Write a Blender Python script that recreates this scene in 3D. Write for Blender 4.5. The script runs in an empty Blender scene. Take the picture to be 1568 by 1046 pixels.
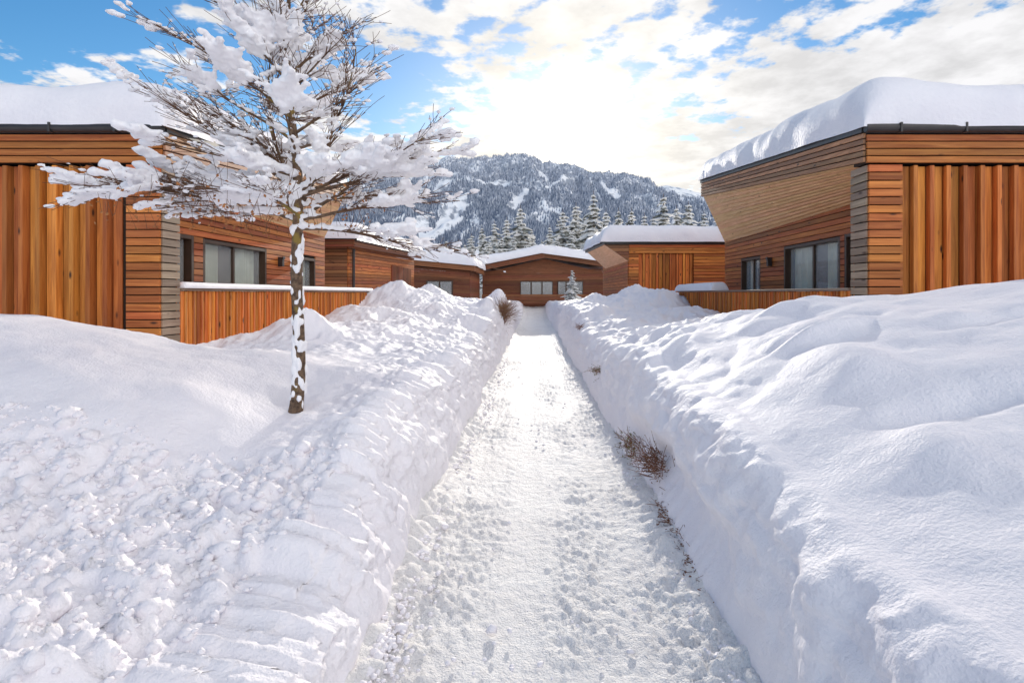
import bpy, math, random
import numpy as np
from mathutils import Vector, Matrix
random.seed(7); np.random.seed(7)
R=math.radians
scene=bpy.context.scene
H0=1.8
SUN_AZ=3.2; SUN_EL=14.6

# ---------------------------------------------------------------- noise
_perm=np.random.permutation(256).astype(np.int32); _perm=np.concatenate([_perm,_perm,_perm])
_g=np.random.randn(256,3); _g/=np.linalg.norm(_g,axis=1)[:,None]
def pnoise(x,y,z):
    x=np.asarray(x,float);y=np.asarray(y,float);z=np.asarray(z,float)
    x,y,z=np.broadcast_arrays(x,y,z)
    xi=np.floor(x).astype(np.int64);yi=np.floor(y).astype(np.int64);zi=np.floor(z).astype(np.int64)
    xf=x-xi;yf=y-yi;zf=z-zi
    u=xf**3*(xf*(xf*6-15)+10);v=yf**3*(yf*(yf*6-15)+10);w=zf**3*(zf*(zf*6-15)+10)
    def gr(i,j,k):
        h=_perm[(_perm[(_perm[(xi+i)&255]+yi+j)&255]+zi+k)&255]
        g=_g[h]
        return g[...,0]*(xf-i)+g[...,1]*(yf-j)+g[...,2]*(zf-k)
    def L(a,b,t): return a+(b-a)*t
    return L(L(L(gr(0,0,0),gr(1,0,0),u),L(gr(0,1,0),gr(1,1,0),u),v),
             L(L(gr(0,0,1),gr(1,0,1),u),L(gr(0,1,1),gr(1,1,1),u),v),w)*1.5
def fbm(x,y,z,s,oct=3,gain=.5):
    r=0;a=1
    for o in range(oct):
        r=r+a*pnoise(np.asarray(x)*s+13.1*o,np.asarray(y)*s+7.7*o,np.asarray(z)*s+3.3*o); s*=2.03;a*=gain
    return r
def sst(a,b,x):
    t=np.clip((np.asarray(x,float)-a)/(b-a),0,1); return t*t*(3-2*t)

# ---------------------------------------------------------------- materials
def newmat(n):
    m=bpy.data.materials.new(n); m.use_nodes=True
    nt=m.node_tree; b=nt.nodes['Principled BSDF']
    return m,nt,b
def N(nt,t,**k):
    n=nt.nodes.new(t)
    for a,v in k.items(): setattr(n,a,v)
    return n
def plain(n,c,rough=.6,metal=0,spec=.5,var=.12,scale=6):
    m,nt,b=newmat(n)
    b.inputs['Roughness'].default_value=rough; b.inputs['Metallic'].default_value=metal
    b.inputs['Specular IOR Level'].default_value=spec
    tc=N(nt,'ShaderNodeTexCoord'); no=N(nt,'ShaderNodeTexNoise'); no.inputs['Scale'].default_value=scale; no.inputs['Detail'].default_value=4
    nt.links.new(tc.outputs['Object'],no.inputs['Vector'])
    r=N(nt,'ShaderNodeValToRGB'); r.color_ramp.elements[0].position=.3; r.color_ramp.elements[1].position=.7
    r.color_ramp.elements[0].color=(c[0]*(1-var),c[1]*(1-var),c[2]*(1-var),1); r.color_ramp.elements[1].color=(min(1,c[0]*(1+var)),min(1,c[1]*(1+var)),min(1,c[2]*(1+var)),1)
    nt.links.new(no.outputs['Fac'],r.inputs['Fac']); nt.links.new(r.outputs['Color'],b.inputs['Base Color'])
    return m
def wood(name,axis,ca,cb,dark=(.06,.022,.01),rough=.55,weather=0.0,tint=(.60,1.28)):
    m,nt,b=newmat(name); lk=nt.links.new
    tc=N(nt,'ShaderNodeTexCoord'); mp=N(nt,'ShaderNodeMapping')
    sc=[22,22,22]; sc[axis]=1.2
    mp.inputs['Scale'].default_value=sc
    geo=N(nt,'ShaderNodeNewGeometry')
    add=N(nt,'ShaderNodeVectorMath',operation='ADD'); mulr=N(nt,'ShaderNodeMath',operation='MULTIPLY'); mulr.inputs[1].default_value=37.
    lk(geo.outputs['Random Per Island'],mulr.inputs[0])
    lk(tc.outputs['Object'],add.inputs[0]); lk(mulr.outputs[0],add.inputs[1]); lk(add.outputs[0],mp.inputs['Vector'])
    no=N(nt,'ShaderNodeTexNoise'); no.inputs['Scale'].default_value=1; no.inputs['Detail'].default_value=4; no.inputs['Distortion'].default_value=.6
    lk(mp.outputs[0],no.inputs['Vector'])
    r=N(nt,'ShaderNodeValToRGB'); r.color_ramp.elements[0].position=.28; r.color_ramp.elements[1].position=.72
    r.color_ramp.elements[0].color=(*ca,1); r.color_ramp.elements[1].color=(*cb,1)
    lk(no.outputs['Fac'],r.inputs['Fac'])
    hsv=N(nt,'ShaderNodeHueSaturation'); mr=N(nt,'ShaderNodeMapRange'); mr.inputs['To Min'].default_value=tint[0]; mr.inputs['To Max'].default_value=tint[1]
    lk(geo.outputs['Random Per Island'],mr.inputs['Value']); lk(mr.outputs[0],hsv.inputs['Value']); lk(r.outputs['Color'],hsv.inputs['Color'])
    ms=N(nt,'ShaderNodeMath',operation='MULTIPLY'); ms.inputs[1].default_value=7.13; fr=N(nt,'ShaderNodeMath',operation='FRACT'); lk(geo.outputs['Random Per Island'],ms.inputs[0]); lk(ms.outputs[0],fr.inputs[0])
    mh=N(nt,'ShaderNodeMapRange'); mh.inputs['To Min'].default_value=.487; mh.inputs['To Max'].default_value=.508; lk(fr.outputs[0],mh.inputs['Value']); lk(mh.outputs[0],hsv.inputs['Hue'])
    mp2=N(nt,'ShaderNodeMapping'); s2=[6,6,6]; s2[axis]=2.2; mp2.inputs['Scale'].default_value=s2; lk(add.outputs[0],mp2.inputs['Vector'])
    vo=N(nt,'ShaderNodeTexVoronoi'); vo.inputs['Scale'].default_value=1; lk(mp2.outputs[0],vo.inputs['Vector'])
    rk=N(nt,'ShaderNodeValToRGB'); rk.color_ramp.elements[0].position=.06; rk.color_ramp.elements[0].color=(1,1,1,1); rk.color_ramp.elements[1].position=.16; rk.color_ramp.elements[1].color=(0,0,0,1)
    lk(vo.outputs['Distance'],rk.inputs['Fac'])
    mk=N(nt,'ShaderNodeMix',data_type='RGBA'); lk(rk.outputs['Color'],mk.inputs['Factor']); lk(hsv.outputs['Color'],mk.inputs[6]); mk.inputs[7].default_value=(*dark,1)
    no3=N(nt,'ShaderNodeTexNoise'); no3.inputs['Scale'].default_value=.9; no3.inputs['Detail'].default_value=4; lk(tc.outputs['Object'],no3.inputs['Vector'])
    rw=N(nt,'ShaderNodeMapRange'); rw.inputs['From Min'].default_value=.35; rw.inputs['From Max'].default_value=.7; rw.inputs['To Min'].default_value=weather*.4; rw.inputs['To Max'].default_value=min(1,weather+.12)
    lk(no3.outputs['Fac'],rw.inputs['Value'])
    mw=N(nt,'ShaderNodeMix',data_type='RGBA'); lk(rw.outputs[0],mw.inputs['Factor']); lk(mk.outputs[2],mw.inputs[6]); mw.inputs[7].default_value=(.17,.12,.085,1)
    lk(mw.outputs[2],b.inputs['Base Color'])
    b.inputs['Roughness'].default_value=rough; b.inputs['Specular IOR Level'].default_value=.3
    bp=N(nt,'ShaderNodeBump'); bp.inputs['Strength'].default_value=.35; bp.inputs['Distance'].default_value=.01
    lk(no.outputs['Fac'],bp.inputs['Height']); lk(bp.outputs[0],b.inputs['Normal'])
    return m
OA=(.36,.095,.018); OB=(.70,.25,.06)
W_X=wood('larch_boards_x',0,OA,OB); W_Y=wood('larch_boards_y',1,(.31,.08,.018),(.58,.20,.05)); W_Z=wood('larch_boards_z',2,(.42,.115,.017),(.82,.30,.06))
F_Y=wood('fascia_boards_y',1,(.34,.15,.06),(.62,.32,.16),weather=.2)
G_Y=wood('weathered_boards_y',1,(.25,.17,.11),(.48,.36,.25),weather=.3)
G_X=wood('weathered_boards_x',0,(.26,.11,.045),(.45,.20,.09),weather=.2)
S_Y=wood('soffit_boards_y',1,(.64,.36,.16),(.86,.54,.29),dark=(.4,.2,.09),tint=(.93,1.05))
B_X=wood('brown_boards_x',0,(.16,.052,.022),(.30,.105,.045)); B_Z=wood('brown_boards_z',2,(.16,.052,.022),(.30,.105,.045))
M_DARK=plain('dark_metal',(.06,.055,.055),.4,.5)
M_FRAME=plain('window_frame',(.07,.038,.022),.45)
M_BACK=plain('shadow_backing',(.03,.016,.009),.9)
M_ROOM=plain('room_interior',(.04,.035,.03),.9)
M_CURT=plain('curtain_cloth',(.62,.68,.54),.9,var=.2,scale=3)
m,nt,b=newmat('window_glass'); M_GLASS=m
b.inputs['Base Color'].default_value=(.9,.95,.95,1); b.inputs['Roughness'].default_value=.03; b.inputs['Alpha'].default_value=.22; b.inputs['Specular IOR Level'].default_value=1.0; b.inputs['IOR'].default_value=1.6

def snowmat(name,col,scales,dist,dirt=0,grit=0):
    m,nt,b=newmat(name); lk=nt.links.new
    tc=N(nt,'ShaderNodeTexCoord')
    n1=N(nt,'ShaderNodeTexNoise'); n1.inputs['Scale'].default_value=scales[0]; n1.inputs['Detail'].default_value=6; n1.inputs['Roughness'].default_value=.65
    lk(tc.outputs['Object'],n1.inputs['Vector'])
    n2=N(nt,'ShaderNodeTexNoise'); n2.inputs['Scale'].default_value=scales[1]; n2.inputs['Detail'].default_value=2
    lk(tc.outputs['Object'],n2.inputs['Vector'])
    ad=N(nt,'ShaderNodeMath',operation='MULTIPLY_ADD'); ad.inputs[1].default_value=.35; lk(n2.outputs['Fac'],ad.inputs[0]); lk(n1.outputs['Fac'],ad.inputs[2])
    bp=N(nt,'ShaderNodeBump'); bp.inputs['Strength'].default_value=1; bp.inputs['Distance'].default_value=dist
    lk(ad.outputs[0],bp.inputs['Height']); lk(bp.outputs[0],b.inputs['Normal'])
    n3=N(nt,'ShaderNodeTexNoise'); n3.inputs['Scale'].default_value=1.3; n3.inputs['Detail'].default_value=4; n3.inputs['Roughness'].default_value=.7; lk(tc.outputs['Object'],n3.inputs['Vector'])
    r=N(nt,'ShaderNodeValToRGB'); r.color_ramp.elements[0].position=.3; r.color_ramp.elements[1].position=.62
    r.color_ramp.elements[0].color=(col[0]*(1-.05-dirt),col[1]*(1-.055-dirt*1.1),col[2]*(1-.04-dirt*1.25),1); r.color_ramp.elements[1].color=(*col,1)
    lk(n3.outputs['Fac'],r.inputs['Fac'])
    if grit:
        n4=N(nt,'ShaderNodeTexNoise'); n4.inputs['Scale'].default_value=11; n4.inputs['Detail'].default_value=5; n4.inputs['Roughness'].default_value=.75; lk(tc.outputs['Object'],n4.inputs['Vector'])
        r4=N(nt,'ShaderNodeValToRGB'); r4.color_ramp.elements[0].position=.56; r4.color_ramp.elements[0].color=(0,0,0,1); r4.color_ramp.elements[1].position=.74; r4.color_ramp.elements[1].color=(grit,grit,grit,1)
        lk(n4.outputs['Fac'],r4.inputs['Fac'])
        mg=N(nt,'ShaderNodeMix',data_type='RGBA'); lk(r4.outputs['Color'],mg.inputs['Factor']); lk(r.outputs['Color'],mg.inputs[6]); mg.inputs[7].default_value=(.58,.53,.48,1)
        lk(mg.outputs[2],b.inputs['Base Color'])
    else: lk(r.outputs['Color'],b.inputs['Base Color'])
    b.inputs['Roughness'].default_value=.6; b.inputs['Specular IOR Level'].default_value=.2
    return m
M_SNOW=snowmat('bank_snow',(.93,.895,.92),(9,60),.016)
M_PATH=snowmat('trodden_snow',(.93,.905,.885),(14,80),.034,dirt=.05,grit=.32)
M_ROOFSNOW=snowmat('roof_snow',(.92,.90,.925),(1.6,20),.02)
M_TREESNOW=snowmat('branch_snow',(.94,.925,.935),(12,50),.008)

# ---------------------------------------------------------------- mesh helpers
def empty(name,loc=(0,0,0)):
    e=bpy.data.objects.new(name,None); e.location=loc; scene.collection.objects.link(e); return e
class MB:
    def __init__(s): s.v=[];s.f=[];s.m=[];s.mats=[]
    def mi(s,m):
        if m not in s.mats: s.mats.append(m)
        return s.mats.index(m)
    def hexa(s,p,mat):
        o=len(s.v); s.v+= [tuple(q) for q in p]; k=s.mi(mat)
        for f in ((0,3,2,1),(4,5,6,7),(0,1,5,4),(1,2,6,5),(2,3,7,6),(3,0,4,7)):
            s.f.append(tuple(o+i for i in f)); s.m.append(k)
    def box(s,x0,x1,y0,y1,z0,z1,mat):
        if x0>x1:x0,x1=x1,x0
        if y0>y1:y0,y1=y1,y0
        s.hexa([(x0,y0,z0),(x1,y0,z0),(x1,y1,z0),(x0,y1,z0),(x0,y0,z1),(x1,y0,z1),(x1,y1,z1),(x0,y1,z1)],mat)
    def planks(s,a,b,c,d,n,th,mat,gap=.008,nrm=None,jit=.003):
        a,b,c,d=map(Vector,(a,b,c,d))
        if nrm is None: nrm=(b-a).cross(d-a).normalized()
        nrm=Vector(nrm)
        L=max((d-a).length,(c-b).length,1e-3)
        g=gap/L/2
        for i in range(n):
            t0=i/n+g; t1=(i+1)/n-g
            p=[a.lerp(d,t0),b.lerp(c,t0),b.lerp(c,t1),a.lerp(d,t1)]
            o=nrm*(th+random.uniform(-jit,jit))
            s.hexa([*p,*[q+o for q in p]],mat)
    def tube(s,pts,rad,n,mat,cap=True):
        o=len(s.v);k=s.mi(mat);P=[Vector(p) for p in pts]
        for i,p in enumerate(P):
            d=(P[min(i+1,len(P)-1)]-P[max(i-1,0)]).normalized()
            u=d.cross(Vector((0,0,1)) if abs(d.z)<.9 else Vector((1,0,0))).normalized(); w=d.cross(u)
            for j in range(n):
                a=2*math.pi*j/n; s.v.append(tuple(p+(u*math.cos(a)+w*math.sin(a))*rad[i]))
        for i in range(len(P)-1):
            for j in range(n):
                a=o+i*n+j;b2=o+i*n+(j+1)%n
                s.f.append((a,b2,b2+n,a+n)); s.m.append(k)
        if cap:
            s.f.append(tuple(o+j for j in range(n))[::-1]);s.m.append(k)
            s.f.append(tuple(o+(len(P)-1)*n+j for j in range(n)));s.m.append(k)
    def build(s,name,parent=None,smooth=False,bevel=0):
        me=bpy.data.meshes.new(name); me.from_pydata(s.v,[],s.f)
        for m in s.mats: me.materials.append(m)
        me.polygons.foreach_set('material_index',s.m)
        if smooth: me.polygons.foreach_set('use_smooth',[True]*len(s.f))
        me.update()
        ob=bpy.data.objects.new(name,me); scene.collection.objects.link(ob)
        if parent: ob.parent=parent
        if bevel:
            bm=ob.modifiers.new('bevel','BEVEL'); bm.width=bevel; bm.segments=1; bm.limit_method='ANGLE'
        return ob
def gridmesh(name,P,mat,parent=None,smooth=True,flip=False):
    r,c,_=P.shape; me=bpy.data.meshes.new(name)
    idx=np.arange(r*c).reshape(r,c)
    q=np.stack([idx[:-1,:-1],idx[:-1,1:],idx[1:,1:],idx[1:,:-1]],-1).reshape(-1,4)
    if flip: q=q[:,::-1]
    me.vertices.add(r*c); me.vertices.foreach_set('co',P.reshape(-1).astype(np.float32))
    me.loops.add(q.size); me.loops.foreach_set('vertex_index',q.reshape(-1).astype(np.int32))
    me.polygons.add(len(q)); me.polygons.foreach_set('loop_start',np.arange(0,q.size,4,dtype=np.int32))
    me.polygons.foreach_set('use_smooth',np.full(len(q),smooth,dtype=bool))
    me.materials.append(mat); me.update(calc_edges=True); me.validate()
    ob=bpy.data.objects.new(name,me); scene.collection.objects.link(ob)
    if parent: ob.parent=parent
    return ob
def snow_slab(name,a,b,c,d,t,parent,over=.10,seed=0,rough=1.0,mat=None):
    a,b,c,d=[np.array(p,float) for p in (a,b,c,d)]
    Lu=max(np.linalg.norm(b-a),.1);Lv=max(np.linalg.norm(d-a),.1)
    def par(L):
        r=t*.75; e=r*(1-np.cos(np.linspace(0,np.pi/2,14)))
        e=np.minimum(e,L*.49)
        n=max(4,int((L-2*r)/.12)); n=min(n,160)
        mid=np.linspace(e[-1],L-e[-1],n)
        return np.concatenate([e[:-1],mid,(L-e)[::-1][1:]])
    u=par(Lu);v=par(Lv)
    U,V=np.meshgrid(u,v,indexing='ij')
    du=np.minimum(U,Lu-U);dv=np.minimum(V,Lv-V)
    r=t*.75
    f=lambda q:(1-(1-np.clip(q/r,0,1))**2.6)**(1/2.6)
    h=f(du)*f(dv)
    uu=(U/Lu)*(1+2*over/Lu)-over/Lu; vv=(V/Lv)*(1+2*over/Lv)-over/Lv
    P=((1-uu)*(1-vv))[...,None]*a+(uu*(1-vv))[...,None]*b+(uu*vv)[...,None]*c+((1-uu)*vv)[...,None]*d
    nz=fbm(P[...,0]+seed,P[...,1],P[...,2],.45,3)*.14*t*rough+fbm(P[...,0]+seed,P[...,1]+5,P[...,2],2.2,2)*.02*rough*t
    P[...,2]+=h*(t+nz)
    P[...,0]+=(fbm(P[...,0]+seed,P[...,1],P[...,2]*1.6+9,.8,2)*.05+fbm(P[...,0]+seed,P[...,1],P[...,2]+9,4,2)*.008)*rough
    P[...,1]+=(fbm(P[...,0]+seed+30,P[...,1],P[...,2]*1.6+9,.8,2)*.05+fbm(P[...,0]+seed+30,P[...,1],P[...,2]+9,4,2)*.008)*rough
    n=np.cross(b-a,d-a)[2]
    return gridmesh(name,P,mat or M_ROOFSNOW,parent,flip=(n<0))

# ---------------------------------------------------------------- terrain
CPL=[(-1.35,-3,.35),(-1.35,1.5,.35),(-1.35,2.6,.42),(-1.35,3.5,.62),(-1.3,4.6,.95),(-1.3,7,.98),(-1.3,9,.92),(-1.3,13,.9),(-1.3,16,1.3),(-1.3,19,1.4),(-1.3,26,1.3),(-1.3,40,1.2),
(-2,1,.42),(-3,1,.5),(-2,2.2,.48),(-3,2.2,.52),(-2,3.2,.5),(-3,3.2,.6),(-4.5,2.8,.7),(-2.1,5,.78),(-2.1,4,.62),(-3,4.3,.95),(-3.1,6,1.14),(-3.7,6,1.22),(-4.6,5.8,1.46),(-5.6,6,1.60),(-8,6,1.62),(-4,4.4,1.15),(-5.5,4.4,1.3),(-8,3,1.0),(-8,-3,.8),
(-2.2,7,1.0),(-3,8,1.0),(-4,8,1.05),(-5,8,1.08),(-7,8,1.05),(-4.3,10,1.3),(-3,11,1.2),(-2,10,.98),(-3,14,1.3),(-4.5,18,1.95),(-2.5,18,1.6),(-4.6,14,1.5),(-5.6,11,.6),(-5.6,15,.6),(-5,22,1.8),(-9,12,.8),(-3,30,1.5),(-8,30,1.2),(-20,6,1.4),(-40,30,1.2),(-3,50,1.3)]
CPR=[(1.35,-3,.8),(1.35,1,.75),(1.35,2.6,.82),(1.35,4.5,.98),(1.35,6,1.06),(1.4,9,1.0),(1.4,13,1.02),(1.4,18,1.4),(1.4,26,1.3),(1.4,40,1.2),
(2.1,1,.98),(2.1,2.2,1.05),(2,3.5,1.18),(2.3,5,1.42),(2.3,7,1.52),(3,3,1.38),(3,5,1.62),(3,7,1.62),(4.3,5,1.86),(4.3,3,1.65),(5.5,6,1.94),(8,6,1.97),(8,2,1.6),(4,-3,1.2),(4,7.6,1.55),(8,7.7,1.64),(3,10,1.38),(4.0,10,1.38),(2.2,10,1.18),(3,14,1.4),(4.0,14,1.5),(4.1,18,1.9),(2.6,18,1.65),(5.6,11,.6),(5.6,15,.6),(3,22,1.55),(9,12,.8),(3,30,1.5),(8,30,1.2),(20,6,1.5),(40,30,1.2),(3,50,1.3)]
def rbf(cp):
    P=np.array([c[:2] for c in cp],float);z=np.array([c[2] for c in cp]);n=len(P)
    A=np.zeros((n+1,n+1));A[:n,:n]=np.sqrt(((P[:,None]-P[None])**2).sum(-1)+.25);A[:n,n]=1;A[n,:n]=1
    w=np.linalg.solve(A,np.append(z,0))
    def f(x,y):
        r=np.full(np.shape(x),w[n])
        for i in range(n): r=r+w[i]*np.sqrt((x-P[i,0])**2+(y-P[i,1])**2+.25)
        return r
    return f
fL=rbf(CPL);fR=rbf(CPR)
BUMPS=[(-3.55,9.2,.38,.35,.3),(-4.2,9.8,.12,.4,.4),(-1.35,21.5,.55,.35,.5),(-1.4,17.2,.3,.3,.8),(-4.4,18.4,.2,.6,.5),(-3.6,20,.3,.5,.5),(-2.5,15.3,.25,.4,.6),(-1.7,12.2,.14,.4,.6),(-1.6,14.4,.2,.3,.5),(-2.6,12.4,.15,.5,.5),
 (4.0,17,.2,.5,.8),(3.3,19,.3,.5,.6),(2.1,20,.3,.4,.7),(2.0,12.5,.2,.35,.7),(1.8,15.5,.2,.35,.6),(2.9,12.6,.15,.5,.5),(1.95,9.6,.16,.35,.5),(1.9,7.8,.16,.3,.45),(2.7,8.8,.10,.5,.3),
 (2.45,4.95,-.13,.40,.09),(2.3,4.75,.07,.45,.12),(2.15,3.9,.12,.35,.35),(2.4,3.1,-.10,.5,.13),(1.85,2.7,.10,.3,.35),(1.7,6.3,.13,.3,.4),(2.9,6.2,.10,.5,.3),(3.7,4.2,-.07,.5,.12),(-2.75,4.7,.08,.4,.3)]
def topz(x,y):
    x=np.asarray(x,float);y=np.asarray(y,float)
    far=np.sqrt((x/70)**2+((y-20)/75)**2); fa=sst(.6,1.,far)
    xc=np.clip(x,-45,45);yc=np.clip(y,-15,60)
    z=np.where(x<0,fL(xc,yc),fR(xc,yc))
    z=z*(1-fa)+1.2*fa
    wx=x+.15*pnoise(x*1.3,y*1.3,51.);wy=y+.15*pnoise(x*1.3,y*1.3,57.)
    for bx,by,a,sx,sy in BUMPS: z=z+a*np.exp(-((wx-bx)/sx)**2-((wy-by)/sy)**2)
    return z
def topdetail(x,y):
    n=fbm(x,y,0,.55,2)*.06+fbm(x,y,4,1.7,2)*.028
    bound=3.55+.25*np.sin(x*1.7)+.55*sst(-2.6,-1.6,x)
    mL=np.where(x<0,sst(bound+.35,bound-.15,y),0)
    mL=np.maximum(mL,np.where(x<0,sst(-2.3,-1.4,x)*sst(14,7,y)*.6,0))
    wx=x+.05*pnoise(x*4,y*4,31.);wy=y+.05*pnoise(x*4,y*4,37.)
    bil=np.abs(pnoise(wx*3.2,wy*3.2,2.))*.13+np.abs(pnoise(wx*7,wy*7,5.))*.11+np.abs(pnoise(wx*15,wy*15,8.))*.055+np.abs(pnoise(x*34,y*34,8.5))*.024
    n=n+mL*(bil-.09)
    mM=sst(5.5,9,y)*sst(60,25,y)
    n=n+mM*((.5-np.abs(pnoise(x*1.1,y*.8,11.)))*.17+(.5-np.abs(pnoise(x*3.,y*2.2,12.)))*.11+(np.abs(pnoise(x*8,y*7,13.)))*.045-.12)
    mR=np.where(x>0,sst(4.2,2.0,x)*sst(3.,5.,y),0)
    n=n+mR*(np.abs(pnoise(wx*2.0,wy*1.8,21.))*.11-.04)
    n=n+fbm(x,y,9,6,2)*.004
    return n
def rows():
    y=-3.;o=[]
    while y<70: o.append(y); y+= .08 if y<1.2 else max(.022,.0052*y)
    st=.6
    while y<900: o.append(y); y+=st; st*=1.12
    st=.3;y=-3;q=[]
    while y>-300: y-=st; st*=1.25; q.append(y)
    return np.array(q[::-1]+o)
Yr=rows()
def cols():
    s=0;o=[]
    while s<8: o.append(s); s+=max(.022,.009*s)
    st=.1
    while s<900: o.append(s); s+=st; st*=1.12
    return np.array(o)
sc_=cols()
def floorz(y): return sst(40,52,y)*1.1
nP=130;nW=48
def edges(y):
    eL=-.86+.09*fbm(y,0,1,.7,2)+.03*fbm(y,0,2,3,2)
    eR=1.0+.06*fbm(y,5,1,.6,2)+.02*fbm(y,5,2,3,2)
    return eL,eR
eL,eR=edges(Yr)
Y1=Yr[:,None]
wl=(.47+.12*sst(4,2.5,Yr)+.08*fbm(Yr,9,1,.8,2))[:,None]; wr=(.40+.05*fbm(Yr,19,1,.8,2))[:,None]
t=np.linspace(0,1,nP)[None]
PX=eL[:,None]+(eR-eL)[:,None]*t; PY=np.broadcast_to(Y1,PX.shape)
c=(PX-.07)
patch=.45+.75*sst(-.25,.35,fbm(PX,PY*.45,3,1.6,2))
PZ=.018*fbm(PX,PY,0,2.2,2)+patch*(.030*np.abs(pnoise(PX*7,PY*5.5,3.))+.032*np.abs(pnoise(PX*17,PY*13,4.))+.013*pnoise(PX*40,PY*34,6.))
sm=np.exp(-((c+.14+.05*np.sin(PY*.8))/.24)**2)*.95+np.exp(-((c-.46)/.14)**2)*.45
PZ=PZ*(1-.82*np.clip(sm,0,1)) - .018*np.exp(-((c+.14)/.24)**2)+floorz(PY)
PZ+= .07*(np.clip(np.abs(c)-.6,0,1)/.3)**1.5*(1+1.4*np.abs(pnoise(PX*6,PY*5,9.)))
tw=np.linspace(0,1,nW)[None]
def wall(sgn,e,w,soft):
    xt=e[:,None]+sgn*w
    Ht=topz(xt,Y1)+topdetail(xt,Y1)
    base=(PZ[:,0] if sgn<0 else PZ[:,-1])[:,None]
    px=tw**soft
    pz=np.sin(tw*math.pi/2)**.9
    X=e[:,None]+sgn*w*px; Z=base+(Ht-base)*pz; Y=np.broadcast_to(Y1,X.shape).copy()
    k=np.sin(tw*math.pi)**.7
    a=1. if sgn<0 else .62
    Yw=Y+.10*pnoise(X*3,Y*2,Z*3+4)
    dx=(fbm(X*.8,Yw,Z,1.6,2)*.09+fbm(X*1.2+3,Yw*1.3,Z*2.2,3.1,2)*.06+(np.abs(pnoise(X*9,Y*9,Z*11))-.3)*.07*a+np.abs(pnoise(X*22,Y*22,Z*24))*.035*a)
    X=X-sgn*dx*k*a
    Z=Z+k*fbm(X,Y,Z+8,4,2)*.025
    if sgn>0: X=X+.13*np.sin(np.clip(tw/.34,0,1)*math.pi)**1.2*sst(2.8,3.4,Y1)*sst(7.5,5.2,Y1)
    return X,Y,Z
XL,YL,ZL=wall(-1,eL,wl,1.5); XR,YR,ZR=wall(1,eR,wr,1.8)
def outer(sgn,e,w):
    x=e[:,None]+sgn*w+sgn*sc_[None]; Y=np.broadcast_to(Y1,x.shape)
    return x,Y,topz(x,Y)+topdetail(x,Y)
OXL=outer(-1,eL,wl);OXR=outer(1,eR,wr)
def st(A): return np.stack(A,-1)
path=gridmesh('snow_path',st((PX,PY,PZ)),M_PATH,flip=True)
GL=np.concatenate([st(OXL)[:,::-1][:,:-1],st((XL,YL,ZL))[:,::-1]],1)
GR=np.concatenate([st((XR,YR,ZR)),st(OXR)[:,1:]],1)
gL=gridmesh('snowy_ground',GL,M_SNOW,flip=True);gR=gridmesh('snowy_ground.001',GR,M_SNOW,flip=True)
for o in (path,gL,gR):
    me=o.data
    if me.polygons[len(me.polygons)//2].normal.z<0: me.flip_normals()
def gz(x,y): return float(topz(x,y)+topdetail(np.array(float(x)),np.array(float(y))))

import bmesh
def ico(sub):
    bm=bmesh.new(); bmesh.ops.create_icosphere(bm,subdivisions=sub,radius=1)
    v=np.array([q.co[:] for q in bm.verts]); f=np.array([[q.index for q in p.verts] for p in bm.faces]); bm.free(); return v,f
I1=ico(1);I2=ico(2)
def blobs(name,items,mat,I=I2,parent=None,amp=.35,freq=1.3,smooth=True):
    V=[];F=[];o=0
    A=np.array(items,float)
    for k,it in enumerate(A):
        v=I[0].copy()
        v=v*(1+amp*pnoise(v[:,0]*freq+k*3.7,v[:,1]*freq+k*1.3,v[:,2]*freq))[:,None]
        v=v*it[3:6]
        cs,sn=math.cos(it[6]),math.sin(it[6])
        x=v[:,0]*cs-v[:,1]*sn;y=v[:,0]*sn+v[:,1]*cs
        V.append(np.stack([x+it[0],y+it[1],v[:,2]+it[2]],-1));F.append(I[1]+o);o+=len(v)
    V=np.concatenate(V);F=np.concatenate(F)
    me=bpy.data.meshes.new(name); me.from_pydata(V.tolist(),[],F.tolist()); me.materials.append(mat)
    me.polygons.foreach_set('use_smooth',np.full(len(F),smooth,dtype=bool)); me.update()
    ob=bpy.data.objects.new(name,me); scene.collection.objects.link(ob)
    if parent: ob.parent=parent
    return ob
it=[]
for i in range(2800):
    y=random.uniform(1.8,3) if random.random()<.3 else 1.8+14*random.random()**1.8
    l,r=edges(np.array(y)); 
    side=random.random()
    if side<.62: x=float(l)+abs(random.gauss(0,.11))
    elif side<.95: x=float(r)-abs(random.gauss(0,.06))
    else: x=random.uniform(-.8,.95)
    s=random.uniform(.005,.018)*(1+ (random.random()<.06)*1.0)
    it.append((x,y,.035+(.03 if side<.95 else -.01),s*random.uniform(.8,1.4),s,s*.8,random.uniform(0,6)))
for i in range(1900):
    y=random.uniform(1.7,4.1);x=-random.uniform(1.3,4.2)
    z=gz(x,y); s=random.uniform(.008,.026)*(1+(random.random()<.08)*1.8)
    it.append((x,y,z-s*.1,s*random.uniform(.9,1.5),s,s*.8,random.uniform(0,6)))
blobs('snow_chunks',it,M_SNOW,I1,amp=.5)

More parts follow.
